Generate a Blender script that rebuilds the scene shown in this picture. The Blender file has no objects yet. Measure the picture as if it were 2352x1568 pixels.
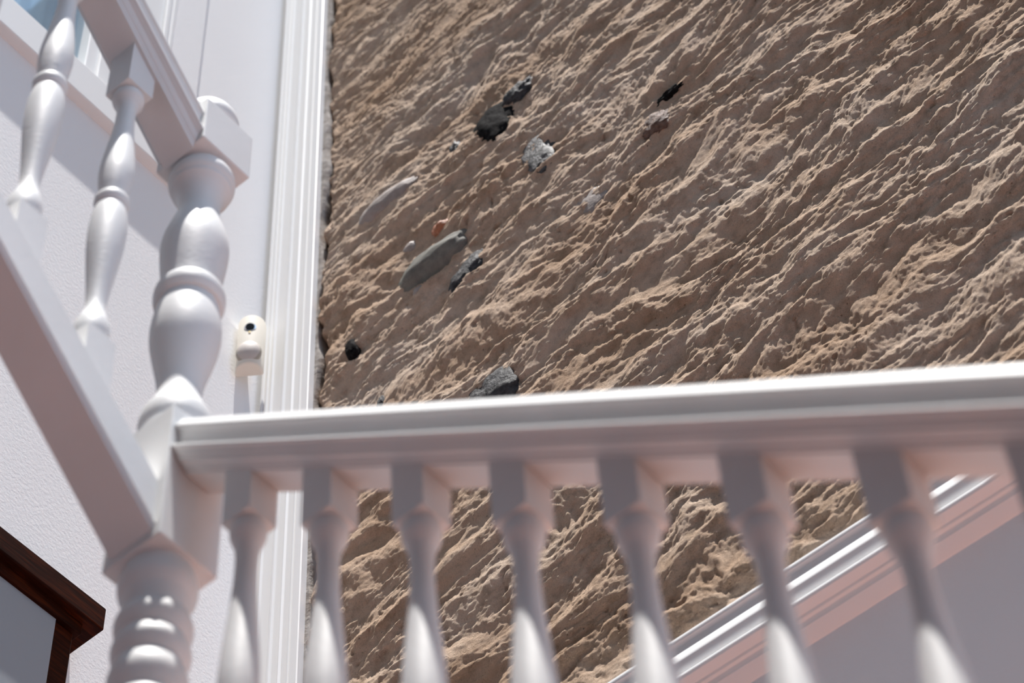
import bpy, bmesh, math, random
import numpy as np
from mathutils import Vector, Matrix

# ------------------------------------------------------------------ camera, sky, sun, exposure
S = bpy.context.scene
COL = S.collection
ZO = 4.96                       # courtyard floor is z = 0; the newel's upper block starts 4.96 m above it

cam_d = bpy.data.cameras.new('camera')
cam = bpy.data.objects.new('camera', cam_d)
COL.objects.link(cam)
RIGHT = Vector((0.7633837, 0.6446426, -0.0410028))
DOWN = Vector((-0.5456999, 0.6096475, -0.5749274))
FWD = Vector((-0.3456255, 0.4612654, 0.8171764))
cam.matrix_world = Matrix(((RIGHT.x, -DOWN.x, -FWD.x, 1.57322),
                           (RIGHT.y, -DOWN.y, -FWD.y, -1.350908),
                           (RIGHT.z, -DOWN.z, -FWD.z, -3.361397 + ZO),
                           (0, 0, 0, 1)))
cam_d.sensor_width = 36.0
cam_d.lens = 90.9135
cam_d.clip_start = 0.05
cam_d.dof.use_dof = True
cam_d.dof.focus_distance = 5.0
cam_d.dof.aperture_fstop = 4.6
S.camera = cam

W = bpy.data.worlds.new('sky')
S.world = W
W.use_nodes = True
bg = W.node_tree.nodes['Background']
bg.inputs['Color'].default_value = (0.57, 0.755, 1.0, 1)
bg.inputs['Strength'].default_value = 1.40

SUN_TO = Vector((0.100, -0.132, 1.0)).normalized()
sun_d = bpy.data.lights.new('sun', 'SUN')
sun_d.energy = 9.0
sun_d.color = (1.0, 0.965, 0.925)
sun_d.angle = math.radians(0.53)
sun = bpy.data.objects.new('sun', sun_d)
sun.rotation_euler = SUN_TO.to_track_quat('Z', 'Y').to_euler()
sun.location = (2, -2, 14)
COL.objects.link(sun)

S.view_settings.view_transform = 'Standard'
S.view_settings.look = 'None'
S.view_settings.gamma = 1.0
S.view_settings.exposure = 0.0
S.view_settings.use_curve_mapping = False
S.cycles.max_bounces = 10
S.cycles.diffuse_bounces = 6

# ------------------------------------------------------------------ materials
def mat(name, col, rough=0.5, spec=0.5, coat=0.0):
    m = bpy.data.materials.new(name)
    m.use_nodes = True
    b = m.node_tree.nodes['Principled BSDF']
    b.inputs['Base Color'].default_value = (*col, 1)
    b.inputs['Roughness'].default_value = rough
    b.inputs['Specular IOR Level'].default_value = spec
    b.inputs['Coat Weight'].default_value = coat
    return m

def nodes(m):
    nt = m.node_tree
    return nt, nt.nodes, nt.links, nt.nodes['Principled BSDF']

def noise_node(nt, scale, detail=4, rough=0.5, vec=None, stretch=None):
    n = nt.nodes.new('ShaderNodeTexNoise')
    n.inputs['Scale'].default_value = scale
    n.inputs['Detail'].default_value = detail
    n.inputs['Roughness'].default_value = rough
    if vec is None:
        tc = nt.nodes.new('ShaderNodeTexCoord')
        vec = tc.outputs['Object']
    if stretch:
        mp = nt.nodes.new('ShaderNodeMapping')
        mp.inputs['Scale'].default_value = stretch
        nt.links.new(vec, mp.inputs['Vector'])
        vec = mp.outputs['Vector']
    nt.links.new(vec, n.inputs['Vector'])
    return n

def ramp_node(nt, src, stops):
    r = nt.nodes.new('ShaderNodeValToRGB')
    el = r.color_ramp.elements
    while len(el) < len(stops):
        el.new(0.5)
    for e, (p, c) in zip(el, stops):
        e.position = p
        e.color = (*c, 1) if len(c) == 3 else c
    nt.links.new(src, r.inputs['Fac'])
    return r

def bump_node(nt, src, strength, dist, bsdf):
    b = nt.nodes.new('ShaderNodeBump')
    b.inputs['Strength'].default_value = strength
    b.inputs['Distance'].default_value = dist
    nt.links.new(src, b.inputs['Height'])
    nt.links.new(b.outputs['Normal'], bsdf.inputs['Normal'])
    return b

M = {}
M['paint'] = mat('white satin paint', (0.80, 0.80, 0.80), 0.5, 0.22)
nt, N, L, B = nodes(M['paint'])
nn = noise_node(nt, 9, 3)
rr = ramp_node(nt, nn.outputs['Fac'], [(0.3, (0.69, 0.69, 0.685)), (0.7, (0.735, 0.735, 0.735))])
L.new(rr.outputs['Color'], B.inputs['Base Color'])
n2 = noise_node(nt, 120, 2)
bump_node(nt, n2.outputs['Fac'], 0.12, 0.002, B)

M['trim'] = mat('white gloss trim paint', (0.86, 0.86, 0.855), 0.45, 0.3)
nt, N, L, B = nodes(M['trim'])
n2 = noise_node(nt, 60, 3, stretch=(1, 1, 0.15))
bump_node(nt, n2.outputs['Fac'], 0.06, 0.003, B)

M['plaster'] = mat('white painted plaster', (0.85, 0.845, 0.85), 0.7, 0.2)
nt, N, L, B = nodes(M['plaster'])
n1 = noise_node(nt, 110, 5, 0.6)
n3 = noise_node(nt, 3, 3, 0.5, stretch=(1, 1, 0.3))
mx = nt.nodes.new('ShaderNodeMath'); mx.operation = 'MULTIPLY_ADD'
mx.inputs[1].default_value = 3.0
L.new(n3.outputs['Fac'], mx.inputs[0]); L.new(n1.outputs['Fac'], mx.inputs[2])
bump_node(nt, mx.outputs[0], 0.20, 0.004, B)

M['plaster_edge'] = mat('grey lime plaster edge', (0.52, 0.47, 0.43), 0.9, 0.2)
nt, N, L, B = nodes(M['plaster_edge'])
n1 = noise_node(nt, 30, 5, 0.6)
rr = ramp_node(nt, n1.outputs['Fac'], [(0.35, (0.26, 0.225, 0.20)), (0.65, (0.44, 0.40, 0.37))])
L.new(rr.outputs['Color'], B.inputs['Base Color'])
bump_node(nt, n1.outputs['Fac'], 0.4, 0.01, B)

M['ivory'] = mat('ivory plastic', (0.80, 0.755, 0.665), 0.7, 0.08)
M['lens_white'] = mat('milky lens', (0.56, 0.515, 0.48), 0.6, 0.12)
M['black_glass'] = mat('black lens', (0.006, 0.006, 0.007), 0.08, 0.6)
M['chrome'] = mat('chrome ring', (0.7, 0.72, 0.75), 0.2, 0.5)
M['chrome'].node_tree.nodes['Principled BSDF'].inputs['Metallic'].default_value = 1.0
M['amber_grey'] = mat('dull grey seal', (0.40, 0.36, 0.30), 0.6, 0.3)
M['amber'] = mat('amber indicator', (0.62, 0.47, 0.12), 0.35, 0.5)

M['wood'] = mat('dark red brown varnished wood', (0.05, 0.016, 0.008), 0.5, 0.05)
nt, N, L, B = nodes(M['wood'])
n1 = noise_node(nt, 8, 6, 0.6, stretch=(14, 1.2, 14))
rr = ramp_node(nt, n1.outputs['Fac'], [(0.3, (0.012, 0.003, 0.0015)), (0.5, (0.024, 0.005, 0.002)), (0.75, (0.075, 0.014, 0.003))])
L.new(rr.outputs['Color'], B.inputs['Base Color'])
bump_node(nt, n1.outputs['Fac'], 0.15, 0.003, B)

M['panel'] = mat('frosted pane', (0.30, 0.33, 0.36), 0.3, 0.4)
M['terracotta'] = mat('terracotta tile', (0.46, 0.21, 0.13), 0.75, 0.3)
nt, N, L, B = nodes(M['terracotta'])
n1 = noise_node(nt, 2.5, 4)
rr = ramp_node(nt, n1.outputs['Fac'], [(0.3, (0.66, 0.25, 0.15)), (0.7, (0.80, 0.34, 0.21))])
L.new(rr.outputs['Color'], B.inputs['Base Color'])

M['grey_render'] = mat('grey cement render', (0.13, 0.128, 0.125), 0.9, 0.2)
M['curtain'] = mat('pale curtain', (0.60, 0.68, 0.74), 0.9, 0.05)
M['dark_room'] = mat('dark room', (0.10, 0.115, 0.13), 0.9, 0.1)

g = bpy.data.materials.new('window glass')
g.use_nodes = True
nt = g.node_tree
nt.nodes.clear()
out = nt.nodes.new('ShaderNodeOutputMaterial')
mixs = nt.nodes.new('ShaderNodeMixShader')
tr = nt.nodes.new('ShaderNodeBsdfTransparent'); tr.inputs['Color'].default_value = (0.80, 0.86, 0.90, 1)
gl = nt.nodes.new('ShaderNodeBsdfGlossy'); gl.inputs['Roughness'].default_value = 0.03
lw = nt.nodes.new('ShaderNodeLayerWeight'); lw.inputs['Blend'].default_value = 0.5
fr = nt.nodes.new('ShaderNodeMath'); fr.operation = 'MULTIPLY_ADD'; fr.inputs[1].default_value = 0.26; fr.inputs[2].default_value = 0.03
nt.links.new(lw.outputs['Facing'], fr.inputs[0])
nt.links.new(fr.outputs[0], mixs.inputs[0]); nt.links.new(tr.outputs[0], mixs.inputs[1])
nt.links.new(gl.outputs[0], mixs.inputs[2]); nt.links.new(mixs.outputs[0], out.inputs[0])
M['glass'] = g

# rough tan stone: colour and grain only, the relief is geometry
M['stone'] = mat('rough tan tuff', (0.5, 0.36, 0.25), 0.9, 0.05)
nt, N, L, B = nodes(M['stone'])
na = noise_node(nt, 2.2, 5, 0.6, stretch=(0.6, 1, 1.4))
ra = ramp_node(nt, na.outputs['Fac'], [(0.30, (0.62, 0.405, 0.26)), (0.46, (0.79, 0.565, 0.405)),
                                        (0.60, (0.90, 0.70, 0.545)), (0.75, (0.82, 0.675, 0.56))])
nb = noise_node(nt, 26, 6, 0.65)
rb = ramp_node(nt, nb.outputs['Fac'], [(0.30, (0.70, 0.66, 0.62)), (0.5, (1.0, 1.0, 1.0)), (0.72, (1.14, 1.15, 1.16))])
mxa = nt.nodes.new('ShaderNodeMix'); mxa.data_type = 'RGBA'; mxa.blend_type = 'MULTIPLY'
mxa.inputs[0].default_value = 1.0
L.new(ra.outputs['Color'], mxa.inputs[6]); L.new(rb.outputs['Color'], mxa.inputs[7])
nv = nt.nodes.new('ShaderNodeTexVoronoi'); nv.inputs['Scale'].default_value = 62
tc = nt.nodes.new('ShaderNodeTexCoord'); L.new(tc.outputs['Object'], nv.inputs['Vector'])
rv = ramp_node(nt, nv.outputs['Distance'], [(0.06, (0.30, 0.24, 0.20)), (0.16, (1, 1, 1))])
mxb = nt.nodes.new('ShaderNodeMix'); mxb.data_type = 'RGBA'; mxb.blend_type = 'MULTIPLY'
nm = noise_node(nt, 5, 3)
rm = ramp_node(nt, nm.outputs['Fac'], [(0.52, (0, 0, 0)), (0.62, (0.8, 0.8, 0.8))])
L.new(rm.outputs['Color'], mxb.inputs[0])
L.new(mxa.outputs[2], mxb.inputs[6]); L.new(rv.outputs['Color'], mxb.inputs[7])
ng = noise_node(nt, 130, 8, 0.75)
nw = noise_node(nt, 420, 3, 0.6)
# grain colour
rw = ramp_node(nt, nw.outputs['Fac'], [(0.30, (0.66, 0.60, 0.54)), (0.42, (1.0, 1.0, 1.0)), (0.7, (1.15, 1.16, 1.17))])
mxw = nt.nodes.new('ShaderNodeMix'); mxw.data_type = 'RGBA'; mxw.blend_type = 'MULTIPLY'; mxw.inputs[0].default_value = 0.8
L.new(mxb.outputs[2], mxw.inputs[6]); L.new(rw.outputs['Color'], mxw.inputs[7])
L.new(mxw.outputs[2], B.inputs['Base Color'])
pv = ramp_node(nt, nv.outputs['Distance'], [(0.05, (0, 0, 0)), (0.22, (1, 1, 1))])
md = nt.nodes.new('ShaderNodeMath'); md.operation = 'MULTIPLY_ADD'; md.inputs[1].default_value = 0.35
L.new(pv.outputs['Color'], md.inputs[0]); L.new(ng.outputs['Fac'], md.inputs[2])
bump_node(nt, md.outputs[0], 1.0, 0.016, B)

def rock_mat(name, c1, c2, rough, spec, scale=30, bump=0.5):
    m = mat(name, c1, rough, spec)
    nt, N, L, B = nodes(m)
    n = noise_node(nt, scale, 6, 0.65)
    r = ramp_node(nt, n.outputs['Fac'], [(0.35, c1), (0.65, c2)])
    L.new(r.outputs['Color'], B.inputs['Base Color'])
    bump_node(nt, n.outputs['Fac'], bump, 0.012, B)
    return m
M['rock_black'] = rock_mat('black rock', (0.004, 0.0035, 0.004), (0.020, 0.018, 0.018), 0.8, 0.02, 60, 0.6)
M['rock_grey'] = rock_mat('grey boulder', (0.13, 0.125, 0.11), (0.20, 0.19, 0.165), 0.75, 0.08, 40, 0.25)
M['rock_glassy'] = rock_mat('grey glassy stone', (0.03, 0.03, 0.032), (0.13, 0.12, 0.118), 0.5, 0.12, 60, 0.7)
M['rock_dark'] = rock_mat('dark grey rock', (0.022, 0.022, 0.024), (0.085, 0.082, 0.085), 0.6, 0.10, 50, 0.8)
M['rock_mauve'] = rock_mat('mauve grey stone', (0.26, 0.215, 0.19), (0.36, 0.30, 0.27), 0.6, 0.35, 40, 0.3)
M['rock_rust'] = rock_mat('rusty stone', (0.10, 0.05, 0.035), (0.22, 0.13, 0.09), 0.7, 0.3, 70, 0.8)
M['rock_orange'] = rock_mat('orange shell', (0.36, 0.12, 0.05), (0.50, 0.22, 0.12), 0.6, 0.4, 60, 0.5)

# ------------------------------------------------------------------ mesh helpers (coordinates relative to the newel)
def finish(name, bm, m, parent=None, origin=(0, 0, 0), smooth=None):
    me = bpy.data.meshes.new(name)
    bmesh.ops.recalc_face_normals(bm, faces=bm.faces)
    bm.to_mesh(me)
    bm.free()
    me.transform(Matrix.Translation(-Vector(origin)))
    me.materials.append(m)
    if smooth is not None:
        me.shade_smooth()
        me.set_sharp_from_angle(angle=math.radians(smooth))
    o = bpy.data.objects.new(name, me)
    COL.objects.link(o)
    if parent is None:
        o.location = Vector(origin) + Vector((0, 0, ZO))
    else:
        o.parent = parent
        o.location = Vector(origin) + Vector((0, 0, ZO)) - parent.location
    return o

def tag(o, label, cat=None, kind=None, group=None):
    o['label'] = label
    if cat: o['category'] = cat
    if kind: o['kind'] = kind
    if group: o['group'] = group
    return o

def thing(name, label, cat, origin, kind=None, group=None):
    o = bpy.data.objects.new(name, None)
    o.empty_display_size = 0.05
    o.location = Vector(origin) + Vector((0, 0, ZO))
    COL.objects.link(o)
    return tag(o, label, cat, kind, group)

def box(bm, x0, x1, y0, y1, z0, z1, bevel=0.0, seg=2):
    t = bmesh.new()
    bmesh.ops.create_cube(t, size=1.0)
    for v in t.verts:
        v.co = Vector((x0 + (v.co.x + .5) * (x1 - x0), y0 + (v.co.y + .5) * (y1 - y0), z0 + (v.co.z + .5) * (z1 - z0)))
    if bevel:
        bmesh.ops.bevel(t, geom=list(t.edges), offset=bevel, segments=seg, profile=0.5, affect='EDGES')
    me = bpy.data.meshes.new('tmp'); t.to_mesh(me); t.free()
    bm.from_mesh(me); bpy.data.meshes.remove(me)

def lathe(bm, cx, cy, prof, seg=48):
    """prof: list of (z, r) from top to bottom"""
    rings = []
    for z, r in prof:
        if r < 1e-5:
            rings.append([bm.verts.new((cx, cy, z))])
        else:
            rings.append([bm.verts.new((cx + r * math.cos(2 * math.pi * k / seg), cy + r * math.sin(2 * math.pi * k / seg), z)) for k in range(seg)])
    for a, b in zip(rings[:-1], rings[1:]):
        for k in range(seg):
            k2 = (k + 1) % seg
            if len(a) == 1:
                bm.faces.new((a[0], b[k], b[k2]))
            elif len(b) == 1:
                bm.faces.new((a[k], b[0], a[k2]))
            else:
                bm.faces.new((a[k], b[k], b[k2], a[k2]))
    for r in (rings[0], rings[-1]):
        if len(r) > 2:
            bm.faces.new(r)

def smooth_profile(pts, per=4):
    """Catmull-Rom through (z, r) points; a point flagged with a third item is a hard corner"""
    out = []
    P = [(p[0], p[1]) for p in pts]
    hard = [len(p) > 2 for p in pts]
    n = len(P)
    for i in range(n - 1):
        p1, p2 = P[i], P[i + 1]
        p0 = P[i - 1] if i > 0 and not hard[i] else p1
        p3 = P[i + 2] if i + 2 < n and not hard[i + 1] else p2
        for k in range(per):
            t = k / per
            q = []
            for c in (0, 1):
                m1 = (p2[c] - p0[c]) * .5
                m2 = (p3[c] - p1[c]) * .5
                t2, t3 = t * t, t * t * t
                q.append((2 * t3 - 3 * t2 + 1) * p1[c] + (t3 - 2 * t2 + t) * m1 + (-2 * t3 + 3 * t2) * p2[c] + (t3 - t2) * m2)
            out.append(tuple(q))
    out.append(P[-1])
    return out

def sweep(bm, prof, p0, p1, axis):
    """prof: closed list of (lateral, dz); section stays plumb. axis 'X': runs along X, lateral is Y"""
    loops = []
    for p in (p0, p1):
        if axis == 'X':
            loops.append([bm.verts.new((p[0], p[1] + a, p[2] + b)) for a, b in prof])
        else:
            loops.append([bm.verts.new((p[0] + a, p[1], p[2] + b)) for a, b in prof])
    n = len(prof)
    for k in range(n):
        k2 = (k + 1) % n
        bm.faces.new((loops[0][k], loops[0][k2], loops[1][k2], loops[1][k]))
    bm.faces.new(loops[0]); bm.faces.new(loops[1][::-1])

def arc(cx, cy, r, a0, a1, n=6, ry=None):
    ry = r if ry is None else ry
    return [(cx + r * math.cos(math.radians(a0 + (a1 - a0) * k / n)), cy + ry * math.sin(math.radians(a0 + (a1 - a0) * k / n))) for k in range(n + 1)]

def mirror(half):
    """half: right-hand side from top to bottom, lateral > 0"""
    return half + [(-a, b) for a, b in half[::-1]]

# ------------------------------------------------------------------ the setting: floor and white walls
XL = -1.10                      # plaster wall on the left, faces +X
YS = 1.20                       # plane of the stone wall, faces -Y
FZ = -ZO

bm = bmesh.new(); box(bm, -2.0, 7.0, -2.6, 2.0, FZ - 0.2, FZ)
fl = finish('floor', bm, M['terracotta'], None, (2.5, 0, FZ))
tag(fl, 'terracotta courtyard floor far below the stairs', 'floor', 'structure')

# left wall with a window opening
WY0, WY1, WZ0, WZ1 = -0.62, 0.535, 2.31, 3.75
bm = bmesh.new()
box(bm, XL - .3, XL, -2.6, 2.0, FZ, WZ0)
box(bm, XL - .3, XL, -2.6, 2.0, WZ1, 5.6)
box(bm, XL - .3, XL, -2.6, WY0, WZ0, WZ1)
box(bm, XL - .3, XL, WY1, 2.0, WZ0, WZ1)
wl = finish('wall_left', bm, M['plaster'], None, (XL, 0, FZ))
tag(wl, 'smooth white plastered side wall behind the newel post', 'wall', 'structure')
# added landing under the newel, out of view: blocks floor bounce on the rails
bm = bmesh.new(); box(bm, XL, .06, -.08, .42, -2.02, -1.951)
ld = finish('added_landing', bm, M['wood'], None, (-.5, .5, -2.02))
tag(ld, 'added unseen wooden landing under the newel post, darkens the lower rail', 'landing', 'structure')

# unseen wall behind the camera, tall and dark grey to shade court and rails
bm = bmesh.new(); box(bm, -2.0, 7.0, -2.9, -2.6, FZ, 14.0)
wf = finish('wall_front', bm, M['grey_render'], None, (2.5, -2.75, FZ))
tag(wf, 'unseen plain grey wall behind the viewer, tall to shade the courtyard', 'wall', 'structure')
# plain white wall under the stone
bm = bmesh.new(); box(bm, -1.09, 4.0, YS, YS + .4, FZ, -0.12)
wd = finish('wall_right', bm, M['plaster'], None, (1.5, YS, FZ))
tag(wd, 'plain white wall below the moulding at the lower right', 'wall', 'structure')

# ------------------------------------------------------------------ the stone wall: one displaced sheet
def make_noise(seed):
    rng = np.random.RandomState(seed)
    perm = rng.permutation(512).astype(np.int32)
    ang = rng.rand(512).astype(np.float32) * 2 * np.pi
    gx, gy = np.cos(ang), np.sin(ang)
    def f(x, y):
        xi = np.floor(x).astype(np.int32); yi = np.floor(y).astype(np.int32)
        xf = (x - xi).astype(np.float32); yf = (y - yi).astype(np.float32)
        u = xf * xf * xf * (xf * (xf * 6 - 15) + 10)
        v = yf * yf * yf * (yf * (yf * 6 - 15) + 10)
        def gr(ix, iy, dx, dy):
            h = perm[(perm[ix & 511] + iy) & 511]
            return gx[h] * dx + gy[h] * dy
        a = gr(xi, yi, xf, yf); b = gr(xi + 1, yi, xf - 1, yf)
        c = gr(xi, yi + 1, xf, yf - 1); d = gr(xi + 1, yi + 1, xf - 1, yf - 1)
        return (a + u * (b - a) + v * (c + u * (d - c) - (a + u * (b - a)))) * 1.5
    return f

NZ = [make_noise(100 + k) for k in range(14)]
def sstep(a, b, x):
    t = np.clip((x - a) / (b - a), 0, 1)
    return t * t * (3 - 2 * t)

def stone_height(X, Z):
    al = math.radians(9)
    s = X * math.cos(al) + Z * math.sin(al)
    t = -X * math.sin(al) + Z * math.cos(al)
    # bend the bedding so that the ridges wander and fork
    t = t + 0.066 * NZ[0](s * 2.1, t * 2.6) + 0.028 * NZ[1](s * 5.5, t * 7.0)
    s = s + 0.05 * NZ[2](s * 3.0, t * 6.0)
    def lip(n, ls, lt, steep):
        # noise sheared up-slope: long smooth under-faces, short lit ledges
        a = NZ[n](s / ls, t / lt)
        a = NZ[n](s / ls, (t - steep * lt * a) / lt)
        a = NZ[n](s / ls, (t - steep * lt * a) / lt)
        # hollows are shallow and nearly flat, crests stand proud
        return np.where(a > 0, a, .40 * a)
    h1 = lip(3, .21, .098, .22)
    h2 = lip(4, .088, .050, .22)
    h3 = lip(5, .050, .027, .24)
    big = NZ[6](s / .9, t / .55)
    mod = 0.45 + 0.55 * sstep(-.35, .45, NZ[7](s / .5, t / .3))
    calm = 1 - .42 * sstep(2.15, 2.75, Z + .5 * NZ[6](X / .6 + 7, Z / .8)) * (1 - sstep(-.55, .15, X))     # smoother, drier area at the upper left
    h = .010 * big + calm * (.0128 * h1 + .0084 * h2 * (.55 + .45 * mod) + .0040 * h3 * mod + .0036 * NZ[13](s / .06 + 9, t / .045))
    # crumbly, pitted ground on the crests, smoother hollows
    crest = sstep(-.35, .35, h1 * .5 + h2 * .5 + .7 * NZ[8](s / .16, t / .10))
    rough = sstep(-.25, .25, NZ[2](s / .30 + 5, t / .19) + .25 * sstep(-.2, .5, X))
    g1 = NZ[9](s / .030, t / .019); g2 = NZ[10](s / .014, t / .0100); g3 = NZ[11](s / .0078, t / .0066)
    h = h + crest * (.0030 * g1 - .0020 * np.abs(g2) + .0013 * g3) + (1 - crest) * (rough * (.0034 * g1 + .0021 * g2 + .0011 * g3) + (1 - rough) * (.0014 * g1 + .0008 * g2 + .0006 * g3))
    # worn pits
    pit = sstep(.48, .72, NZ[12](s / .026, t / .020)) * sstep(-.1, .4, NZ[13](s / .25, t / .16))
    h = h - .005 * pit
    return h

X0, X1, Z0, Z1 = -0.925, 1.50, -0.13, 4.05
NX, NZc = 960, 1220
xs = np.linspace(X0, X1, NX, dtype=np.float32)
zs = np.linspace(Z0, Z1, NZc, dtype=np.float32)
GX, GZ = np.meshgrid(xs, zs)
H = stone_height(GX, GZ)
# ragged left margin dips behind the plaster edge
edge = sstep(-0.918, -0.888, GX + .022 * NZ[8](GZ * 9, GZ * 0 + 3.3) + .012 * NZ[9](GZ * 31, GX * 20))
H = H * edge - .035 * (1 - edge)

def hgt(x, z):
    return float(stone_height(np.array([[x]], np.float32), np.array([[z]], np.float32))[0, 0])

co = np.empty((NZc * NX, 3), np.float32)
co[:, 0] = (GX + .0).ravel()
co[:, 1] = (YS - H).ravel()
co[:, 2] = (GZ + 0.0 * H).ravel()
co -= np.array([0.3, YS, 0.0], np.float32)
idx = np.arange(NZc * NX, dtype=np.int32).reshape(NZc, NX)
q = np.stack([idx[:-1, :-1], idx[:-1, 1:], idx[1:, 1:], idx[1:, :-1]], -1).reshape(-1, 4)
me = bpy.data.meshes.new('wall_back')
me.vertices.add(len(co)); me.vertices.foreach_set('co', co.ravel())
me.loops.add(q.size); me.loops.foreach_set('vertex_index', q.ravel())
me.polygons.add(len(q))
me.polygons.foreach_set('loop_start', np.arange(0, q.size, 4, dtype=np.int32))
me.update(calc_edges=True)
me.shade_smooth()
me.materials.append(M['stone'])
wb = bpy.data.objects.new('wall_back', me)
wb.location = (0.3, YS, ZO)
COL.objects.link(wb)
tag(wb, 'rough hewn tan stone wall with ridged tool marks', 'wall', 'structure')

# stones set in the wall
def stone(x, z, lx, lz, ang, out, m, seed, label=None, rough=.25, thick=None, sub=4):
    rng = random.Random(seed)
    bm = bmesh.new()
    bmesh.ops.create_icosphere(bm, subdivisions=sub, radius=1.0)
    off = [rng.random() * 50 for _ in range(3)]
    ca, sa = math.cos(ang), math.sin(ang)
    pts = np.array([v.co for v in bm.verts], np.float32)
    n1 = NZ[0](pts[:, 0] * 1.3 + off[0], pts[:, 1] * 1.3 + pts[:, 2] * 1.3 + off[1])
    n2 = NZ[3](pts[:, 0] * 3.1 + off[1], pts[:, 1] * 3.1 - pts[:, 2] * 3.1 + off[2])
    n3 = NZ[5](pts[:, 0] * 8 + off[2], pts[:, 2] * 8 + pts[:, 1] * 5 + off[0])
    k = 1 + rough * (.9 * n1 + .55 * n2 + .22 * n3)
    ty = thick or out * 3.2
    y0 = YS - hgt(x, z) - out + ty / 2
    for v, kk in zip(bm.verts, k):
        c = v.co * float(kk)
        px, py, pz = c.x * lx / 2, c.y * ty / 2, c.z * lz / 2
        v.co = Vector((x + px * ca - pz * sa, y0 + py, z + px * sa + pz * ca))
    o = finish('stone', bm, m, wb, (x, y0, z), smooth=40)
    if label: o['label'] = label
    return o
R = math.radians
stone(-0.345, 2.075, .135, .195, R(16), .013, M['rock_black'], 1, 'jet black jagged stone', .22)
stone(-0.268, 2.150, .100, .085, R(14), .013, M['rock_dark'], 2, 'dark grey stone', .28)
stone(-0.222, 1.800, .095, .170, R(14), .007, M['rock_glassy'], 3, 'glassy grey stone', .22)
stone(-0.555, 1.687, .245, .125, R(4), .026, M['rock_grey'], 4, 'smooth long grey boulder', .12)
stone(-0.457, 1.546, .135, .080, R(42), .011, M['rock_dark'], 5, 'dark grey stone', .24)
stone(-0.401, 1.025, .145, .150, R(15), .015, M['rock_dark'], 6, 'dark grey fractured stone', .22)
stone(-0.799, 1.556, .040, .090, R(8), .009, M['rock_black'], 7, 'small dark hole, filled by a black lump', .2)  # black lump stands in for the dark inside a small hole
stone(0.150, 1.650, .090, .034, R(10), .007, M['rock_black'], 8, 'black flecked stone', .4)
stone(-0.522, 1.800, .060, .050, R(4), .010, M['rock_orange'], 9, 'orange shell fragment', .25)
stone(-0.691, 2.090, .200, .085, R(4), .012, M['rock_mauve'], 10, 'smooth mauve grey stone', .15)
stone(-0.715, 1.284, .024, .045, R(0), .006, M['rock_dark'], 11, 'small grey stone', .25)
stone(-0.469, 2.116, .040, .080, R(10), .008, M['rock_glassy'], 12, 'glassy grey stone', .25)
stone(-0.620, 1.815, .045, .045, R(0), .007, M['rock_mauve'], 13, 'smooth mauve grey stone', .12)
stone(-0.600, 1.610, .034, .042, R(0), .006, M['rock_mauve'], 16, 'smooth mauve grey stone', .12)
stone(-0.095, 1.470, .11, .11, R(10), .006, M['rock_mauve'], 14, 'smooth mauve grey stone', .2)
stone(0.105, 1.565, .085, .080, R(20), .006, M['rock_rust'], 15, 'rusty brown stone', .3)

# ragged plaster between the corner trim and the stone
bm = bmesh.new()
n = 150
cols = []
for k in range(n + 1):
    z = Z0 + (Z1 - Z0) * k / n
    w = .013 + .013 * float(NZ[1](np.array([z * 5.1]), np.array([.7]))[0]) + .006 * float(NZ[2](np.array([z * 23.]), np.array([.2]))[0])
    cols.append([bm.verts.new((-0.935, YS - .004, z)), bm.verts.new((-0.921 + w * .6, YS - .003, z)), bm.verts.new((-0.921 + w, YS + .006, z)), bm.verts.new((-0.921 + w, YS + .05, z))])
for a, b in zip(cols[:-1], cols[1:]):
    for j in range(3):
        bm.faces.new((a[j], a[j + 1], b[j + 1], b[j]))
pe = finish('trim_3', bm, M['plaster_edge'], None, (-0.93, YS, 0), smooth=50)
tag(pe, 'ragged strip of grey plaster between white trim and stone', 'trim', 'structure')

# ------------------------------------------------------------------ fluted corner board (trim_1) at the stone wall's edge
bx0, bx1, yf = -1.080, -0.9215, 1.178
w = bx1 - bx0
# (fraction along X, depth behind the front face)
pr = [(0, .022), (0, .003), (.015, 0), (.055, 0), (.065, .004), (.085, .004), (.10, .001), (.14, .0), (.155, .005), (.19, .006), (.20, .001),
      (.225, .0), (.24, .006), (.40, .007), (.44, .003), (.455, .0), (.485, .0), (.50, .006), (.60, .007), (.635, .001), (.66, .0), (.68, .005),
      (.78, .006), (.80, .001), (.83, .0), (.845, .004), (.865, .0), (.985, .0), (1, .002), (1, .026)]
bm = bmesh.new()
lo, hi = [], []
for fx, d in pr:
    lo.append(bm.verts.new((bx0 + fx * w, yf + d, FZ + .0)))
    hi.append(bm.verts.new((bx0 + fx * w, yf + d, 5.2)))
for k in range(len(pr) - 1):
    bm.faces.new((lo[k], lo[k + 1], hi[k + 1], hi[k]))
bm.faces.new((lo[-1], lo[0], hi[0], hi[-1]))
bm.faces.new(lo[::-1]); bm.faces.new(hi)
t1 = finish('trim_1', bm, M['trim'], None, (-1.0, yf, FZ), smooth=25)
tag(t1, 'tall fluted white corner board beside the stone wall', 'trim', 'structure')
# core of the stone wall's end behind the board
bm = bmesh.new(); box(bm, -1.075, 4.0, YS + .07, YS + .40, -0.12, 5.6)
finish('wall_core', bm, M['plaster_edge'], wb, (1.5, YS + .2, 0))

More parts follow.
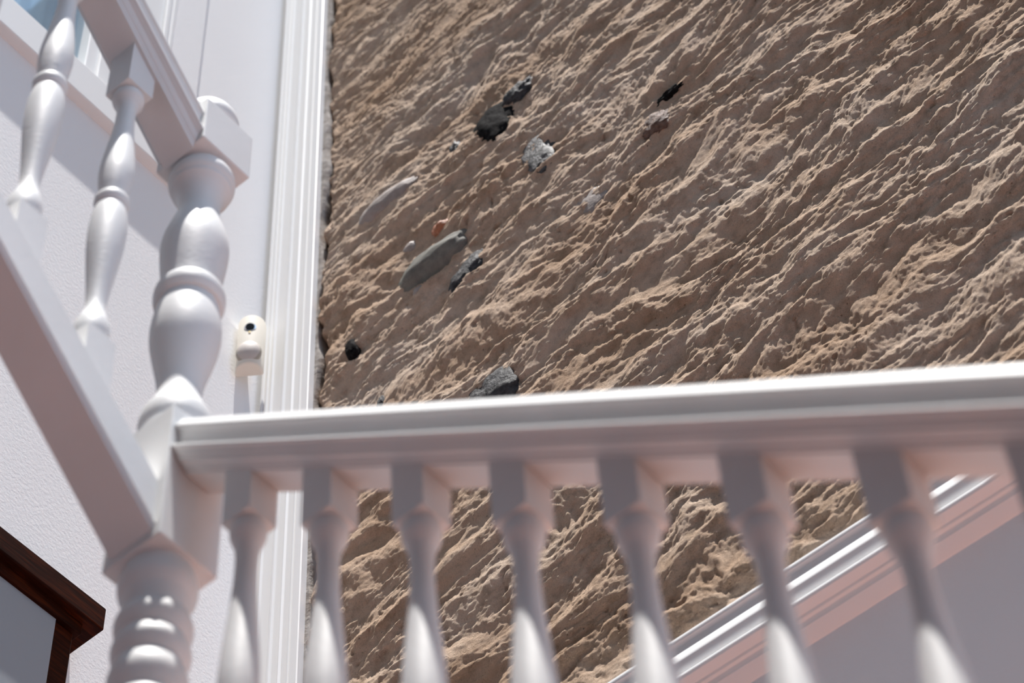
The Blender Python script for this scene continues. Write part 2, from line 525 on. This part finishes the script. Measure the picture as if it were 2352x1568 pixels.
# ------------------------------------------------------------------ moulding along the foot of the stone wall (trim_2)
mp = [(-.05, 0), (.047, 0), (.048, -.002), (.048, -.010), (.047, -.012), (.037, -.013), (.0355, -.020), (.036, -.031), (.043, -.034), (.046, -.040), (.0490, -.050), (.0510, -.060), (.0512, -.064),
      (.0500, -.067), (.0500, -.088), (.047, -.089), (.047, -.092), (.0515, -.094), (.0525, -.098), (.0525, -.102), (.051, -.106), (.049, -.107), (.032, -.109), (.031, -.115), (.0245, -.116),
      (.0235, -.1175), (.0235, -.129), (.021, -.131), (.013, -.1375), (.006, -.1430), (0, -.1465), (-.05, -.1465)]
bm = bmesh.new()
lp = []
for x in (-0.90, 3.2):
    lp.append([bm.verts.new((x, YS - a, -.0857 + b)) for a, b in mp])
for k in range(len(mp)):
    k2 = (k + 1) % len(mp)
    bm.faces.new((lp[0][k], lp[0][k2], lp[1][k2], lp[1][k]))
bm.faces.new(lp[0]); bm.faces.new(lp[1][::-1])
t2 = finish('trim_2', bm, M['trim'], None, (1.0, YS, -.1), smooth=35)
tag(t2, 'long white stepped moulding below the stone at lower right', 'trim', 'structure')

# ------------------------------------------------------------------ white window, upper left (window_1)
wroot = thing('window_1', 'white framed window with pale curtain at the upper left', 'window', (XL, -.05, 2.163), 'structure')
bm = bmesh.new()
box(bm, XL - .02, XL + .030, -.70, .878, 2.163, 2.303, .004)
finish('sill', bm, M['trim'], wroot, (XL, 0, 2.23))
bm = bmesh.new()
box(bm, XL - .05, XL + .012, .555, .735, 2.306, 3.9, .003)
finish('casing', bm, M['trim'], wroot, (XL, .64, 2.306))
bm = bmesh.new()
box(bm, XL - .02, XL + .022, .735, .752, 2.306, 3.9, .003)
box(bm, XL - .02, XL + .019, .760, .772, 2.306, 3.9, .002)
finish('casing_bead', bm, M['trim'], wroot, (XL, .75, 2.306))
bm = bmesh.new()
box(bm, XL - .02, XL + .015, .752, .881, 2.303, 4.6, .002)
finish('outer_casing', bm, M['plaster'], wroot, (XL, .82, 2.306))
bm = bmesh.new()
box(bm, XL - .06, XL + .004, .518, .556, 2.306, 3.9, .003)
finish('stile', bm, M['trim'], wroot, (XL, .53, 2.306))
bm = bmesh.new()
box(bm, XL - .06, XL - .004, -.66, .518, 2.306, 2.316, .002)
finish('bottom_bead', bm, M['trim'], wroot, (XL, -.05, 2.306))
bm = bmesh.new()
box(bm, XL - .034, XL - .030, -.64, .52, 2.310, 3.76)
finish('pane', bm, M['glass'], wroot, (XL - .03, -.05, 2.31))
bm = bmesh.new()
prev = None
n = 160
for k in range(n + 1):
    y = -.62 + 1.14 * k / n
    d = .022 * math.sin(y * 62) + .014 * math.sin(y * 37 + 1) + .006 * math.sin(y * 140)
    a = bm.verts.new((XL - .085 + d, y, 2.30)); b = bm.verts.new((XL - .085 + d * .7, y, 3.76))
    if prev: bm.faces.new((prev[0], a, b, prev[1]))
    prev = (a, b)
finish('curtain', bm, M['curtain'], wroot, (XL - .13, -.05, 2.3), smooth=60)
bm = bmesh.new()
box(bm, XL - .42, XL - .32, -.9, .8, 2.1, 3.95)
finish('dark_backing', bm, M['dark_room'], wroot, (XL - .37, 0, 2.1))

# ------------------------------------------------------------------ dark wooden hood and pane, lower left (window_2)
w2 = thing('window_2', 'dark red brown wooden window hood at the lower left corner', 'window', (XL, .3, -.6), 'structure')
XF = XL + .10
bm = bmesh.new(); box(bm, XL - .02, XF, -.80, .737, .347, .408, .003)
finish('hood', bm, M['wood'], w2, (XL, 0, .38))
bm = bmesh.new(); box(bm, XL - .02, XF - .018, -.78, .700, .318, .347, .002)
finish('head_rail', bm, M['wood'], w2, (XL, 0, .33))
bm = bmesh.new(); box(bm, XL - .02, XF - .030, .640, .690, -1.2, .3185, .003)
finish('post', bm, M['wood'], w2, (XL, .66, -.4))
bm = bmesh.new(); box(bm, XL + .01, XF - .026, -.78, .642, -1.2, .319, .001)
finish('pane', bm, M['panel'], w2, (XL, 0, -.4))

# ------------------------------------------------------------------ motion sensor in the corner
sx, sy, sr = XL + .034, 1.1244, .034
ms = thing('motion_sensor', 'small ivory cylindrical motion sensor camera beside the corner board', 'sensor', (sx, sy, 1.60))
fd = Vector((.6, -.8, 0))
bm = bmesh.new()
lathe(bm, sx, sy, [(1.834, 0), (1.834, .030), (1.8325, .033), (1.829, sr), (1.646, sr), (1.6455, .0334), (1.6435, .0334), (1.643, sr), (1.640, sr), (1.637, .033), (1.635, .030), (1.635, 0)], 48)
for v in bm.verts:                       # D-shaped housing: flat back towards the corner
    dd = (v.co - Vector((sx, sy, v.co.z))).dot(fd)
    if dd < -.006:
        v.co += fd * (-.006 - dd)
finish('housing', bm, M['ivory'], ms, (sx, sy, 1.60), smooth=30)
bm = bmesh.new(); box(bm, XL - .005, sx - .002, sy - .012, sy + .012, 1.70, 1.80, .002)
finish('mounting_bracket', bm, M['ivory'], ms, (sx, sy, 1.70))
sd = Vector((.8, .6, 0))
def disc_on_front(name, z, r, rz, proud, m, label=None, dome=0.0):
    bm = bmesh.new()
    c = bm.verts.new(Vector((sx, sy, z)) + fd * (sr + proud + dome))
    rings = []
    for j in range(1, 7):
        f = j / 6
        ring = []
        for k in range(32):
            a = 2 * math.pi * k / 32
            u = r * f * math.cos(a)
            base = math.sqrt(max(sr * sr - u * u, 0))
            d = base + proud + dome * math.sqrt(max(1 - f * f, 0))
            if j == 6: d = base - .002 if dome else base + proud
            ring.append(bm.verts.new(Vector((sx, sy, z + rz * f * math.sin(a))) + sd * u + fd * d))
        rings.append(ring)
    for k in range(32):
        bm.faces.new((c, rings[0][k], rings[0][(k + 1) % 32]))
    for a_, b_ in zip(rings[:-1], rings[1:]):
        for k in range(32):
            bm.faces.new((a_[k], b_[k], b_[(k + 1) % 32], a_[(k + 1) % 32]))
    o = finish(name, bm, m, ms, (sx, sy, z), smooth=50)
    if label: o['label'] = label
    return o
disc_on_front('lens_ring', 1.7825, .0150, .0165, .0006, M['chrome'])
disc_on_front('lens', 1.7825, .0112, .0128, .0014, M['black_glass'], 'black camera lens')
disc_on_front('indicator', 1.7600, .0034, .0042, .0010, M['amber'], 'tiny amber indicator')
def oval_on_front(name, z, r, rz, depth, m, label):
    bm = bmesh.new()
    bmesh.ops.create_uvsphere(bm, u_segments=32, v_segments=20, radius=1.0)
    for v in bm.verts:
        c = v.co.copy()
        v.co = Vector((sx, sy, z + c.z * rz)) + sd * (c.x * r) + fd * (sr * .72 + c.y * depth)
    o = finish(name, bm, m, ms, (sx, sy, z), smooth=60)
    o['label'] = label
oval_on_front('lens_rim', 1.686, .0312, .0445, .0150, M['amber_grey'], 'thin grey rim of the detector window')
oval_on_front('lens_cover', 1.686, .0296, .0425, .0185, M['lens_white'], 'milky oval detector window')

# ------------------------------------------------------------------ newel post
npst = thing('newel_post', 'thick white turned newel post with ball cap where both rails meet', 'newel post', (0, 0, -1.9))
h = .05
bm = bmesh.new()
lathe(bm, 0, 0, smooth_profile([(.1930, 0), (.192, .012), (.186, .026), (.174, .038), (.158, .0465), (.143, .0485), (.130, .046), (.121, .040, 1), (.112, .040)], 3))
finish('cap', bm, M['paint'], npst, (0, 0, .12), smooth=40)
bm = bmesh.new(); box(bm, -h, h, -h, h, 0, .1174, .0022)
finish('upper_block', bm, M['paint'], npst, (0, 0, 0))
prof = [(.004, .041), (-.004, .041, 1), (-.010, .0455), (-.020, .0495), (-.029, .0505), (-.037, .0495), (-.043, .0465, 1), (-.050, .0455), (-.054, .043, 1),
        (-.064, .0375), (-.080, .0330), (-.1026, .0312), (-.122, .0330), (-.150, .0395), (-.180, .0465), (-.207, .0498), (-.235, .0492), (-.270, .0462), (-.300, .0430), (-.318, .0415, 1),
        (-.320, .0465), (-.328, .0505), (-.338, .0515), (-.348, .0505), (-.356, .047, 1), (-.357, .0425, 1),
        (-.372, .0452), (-.398, .0485), (-.424, .0498), (-.452, .0480), (-.490, .0415), (-.530, .0338), (-.558, .0308), (-.574, .0318), (-.592, .0362), (-.608, .0425), (-.616, .0462, 1),
        (-.620, .0478), (-.632, .0496), (-.646, .0496), (-.656, .0475, 1), (-.678, .0475)]
bm = bmesh.new(); lathe(bm, 0, 0, smooth_profile(prof), 64)
finish('turned_shaft', bm, M['paint'], npst, (0, 0, -.34), smooth=35)
bm = bmesh.new(); box(bm, -h, h, -h, h, -.9332, -.674, .0022)
finish('lower_block', bm, M['paint'], npst, (0, 0, -.8))
prof = [(-.930, .043), (-.938, .044, 1), (-.950, .0475), (-.962, .0495), (-.972, .0485), (-.981, .0452), (-.986, .0430, 1), (-.996, .0415), (-1.006, .0395), (-1.0125, .0385, 1)]
z = -1.0125
for k in range(8):
    bh = (.0445, .0445, .060)[min(k, 2)]
    prof += [(z - bh * .09, .0425), (z - bh * .27, .0463), (z - bh * .48, .0482), (z - bh * .70, .0470), (z - bh * .88, .0440), (z - bh * .985, .0405, 1)]
    z -= bh
prof += [(z - .01, .043), (z - .03, .043)]
bm = bmesh.new(); lathe(bm, 0, 0, smooth_profile(prof), 64)
finish('beaded_shaft', bm, M['paint'], npst, (0, 0, -1.2), smooth=35)
bm = bmesh.new(); box(bm, -h, h, -h, h, -1.95, z - .02, .0022)
finish('base_block', bm, M['paint'], npst, (0, 0, -1.9))

# ------------------------------------------------------------------ balusters
def turned(zt, zb, upper, k=1.0):
    """profile of the turned part from the upper block's underside zt to the base block's top zb; the ring sits at fraction `upper`"""
    L = zt - zb
    u = [(0, .0205), (.02, .0230), (.045, .0240), (.065, .0230), (.078, .0212, 1), (.088, .0200), (.108, .0172), (.145, .0150), (.20, .0143), (.29, .0149),
         (.40, .0172), (.52, .0207), (.63, .0238), (.72, .0254), (.79, .0252), (.87, .0232), (.93, .0208), (.965, .0194, 1),
         (.970, .0222), (.985, .0248), (1.0, .0254)]
    l = [(.018, .0252), (.04, .0225, 1), (.042, .0205, 1), (.07, .0232), (.14, .0260), (.24, .0268), (.36, .0252), (.50, .0210), (.64, .0165), (.745, .0142), (.80, .0152),
         (.845, .0185), (.872, .0215, 1), (.885, .0228), (.93, .0242), (.965, .0236), (.985, .0220, 1), (1.0, .0220)]
    out = []
    for p in u:
        out.append((zt - p[0] * upper * L, p[1] * k) + tuple(p[2:]))
    for p in l:
        out.append((zt - (upper + p[0] * (1 - upper)) * L, p[1] * k) + tuple(p[2:]))
    return smooth_profile(out, 3)

def baluster(parent, x, y, ztop, zt, zb, zbot, upper, half, rise_axis, slope, label=None, topslope=None):
    """square upper block (its top follows the rail), turned shaft, square base block"""
    bm = bmesh.new()
    def block(z0, z1, s0, s1):
        vs = []
        for (dx, dy) in ((-half, -half), (half, -half), (half, half), (-half, half)):
            run = dx if rise_axis == 'X' else dy
            vs.append((bm.verts.new((x + dx, y + dy, z0 + run * s0)), bm.verts.new((x + dx, y + dy, z1 + run * s1))))
        for k in range(4):
            a, b = vs[k], vs[(k + 1) % 4]
            bm.faces.new((a[0], b[0], b[1], a[1]))
        bm.faces.new([v[0] for v in vs][::-1]); bm.faces.new([v[1] for v in vs])
    block(zt, ztop, 0, topslope if topslope is not None else slope)
    block(zbot, zb, slope, 0)
    lathe(bm, x, y, turned(zt, zb, upper, half / .0245), 40)
    o = finish('baluster', bm, M['paint'], parent, (x, y, zb), smooth=35)
    if label: o['label'] = label
    return o

# --- flight going down to the right: handrail on the X axis
T1 = 0.8220
b1 = thing('stair_balustrade', 'white balustrade with moulded handrail and turned balusters across the bottom of the picture', 'balustrade', (0.6, 0, -2.2))
# half section: lateral, offset from the rail line (measured at x = 0)
half1 = [(.020, -.640), (.034, -.650)] + arc(.0395, -.6735, .0052, 80, -75, 5) + [(.0385, -.682), (.0365, -.690), (.0363, -.700), (.0385, -.710)]
half1 += arc(.0428, -.7185, .0052, 95, -80, 5) + [(.0418, -.7245), (.0410, -.7255), (.0405, -.7300), (.0370, -.7315), (.0362, -.7375), (.0330, -.7395), (.0300, -.7425), (.0270, -.7440), (.0265, -.7475), (.0225, -.7485), (.0218, -.752)]
bm = bmesh.new()
xe = 1.62
sweep(bm, mirror(half1), (h + .0003, 0, -T1 * h), (xe, 0, -T1 * xe), 'X')
finish('handrail', bm, M['paint'], b1, (.6, 0, -1.2), smooth=28)
for i in range(11):
    xc = .1248 + .0225 + .1378 * i - .002 + (.006 if i == 0 else 0)
    zr = -.753 - T1 * xc
    zt = -.856 - T1 * (xc - .0225)
    baluster(b1, xc, 0, zr + .004, zt, zt - .80, zt - .93, .457, .0230, 'X', -T1)
bm = bmesh.new()
sweep(bm, mirror([(.030, -1.745), (.036, -1.755), (.036, -1.80), (.032, -1.81)]), (h + .0003, 0, -T1 * h), (xe, 0, -T1 * xe), 'X')
finish('bottom_rail', bm, M['paint'], b1, (.6, 0, -2.2), smooth=28)

# --- flight rising to the upper left, towards the viewer: along the Y axis
TU, TL = 1.12, 0.947            # upper rail runs a little steeper than the lower one
b2 = thing('stair_balustrade', 'white balustrade rising steeply to the upper left from the newel post', 'balustrade', (0, -.4, -.5))
half2 = [(.022, .045), (.036, .036)] + arc(.0405, .019, .0050, 80, -75, 5) + [(.0395, .008), (.0375, -.002), (.0373, -.012), (.0395, -.021)]
half2 += arc(.0430, -.030, .0050, 95, -80, 5) + [(.0410, -.038), (.0385, -.040), (.0360, -.047), (.0335, -.053), (.0315, -.0555), (.0315, -.060), (.0300, -.062), (.0300, -.069)]
ye = -1.02
bm = bmesh.new()
sweep(bm, mirror(half2), (0, -h - .0003, TU * h), (0, ye, -TU * ye), 'Y')
finish('handrail', bm, M['paint'], b2, (0, -.4, .4), smooth=28)
half3 = [(.034, -.866), (.036, -.869), (.036, -.943), (.0335, -.945), (.0335, -.949), (.038, -.951), (.0395, -.955), (.038, -.959), (.036, -.961), (.036, -.966)]
bm = bmesh.new()
sweep(bm, mirror(half3), (0, -h - .0003, TL * h), (0, ye, -TL * ye), 'Y')
finish('bottom_rail', bm, M['paint'], b2, (0, -.4, -.5), smooth=28)
for i in range(6):
    yc = -.160 - .140 * i
    zr = -.069 - TU * yc
    zt = zr - .081
    zlow = -.866 - TL * yc
    zb = zlow + .105
    L = zt - zb
    baluster(b2, 0, yc, zr + .004, zt, zb, zlow - .004, .47, .0245, 'Y', -TL, None, -TU)
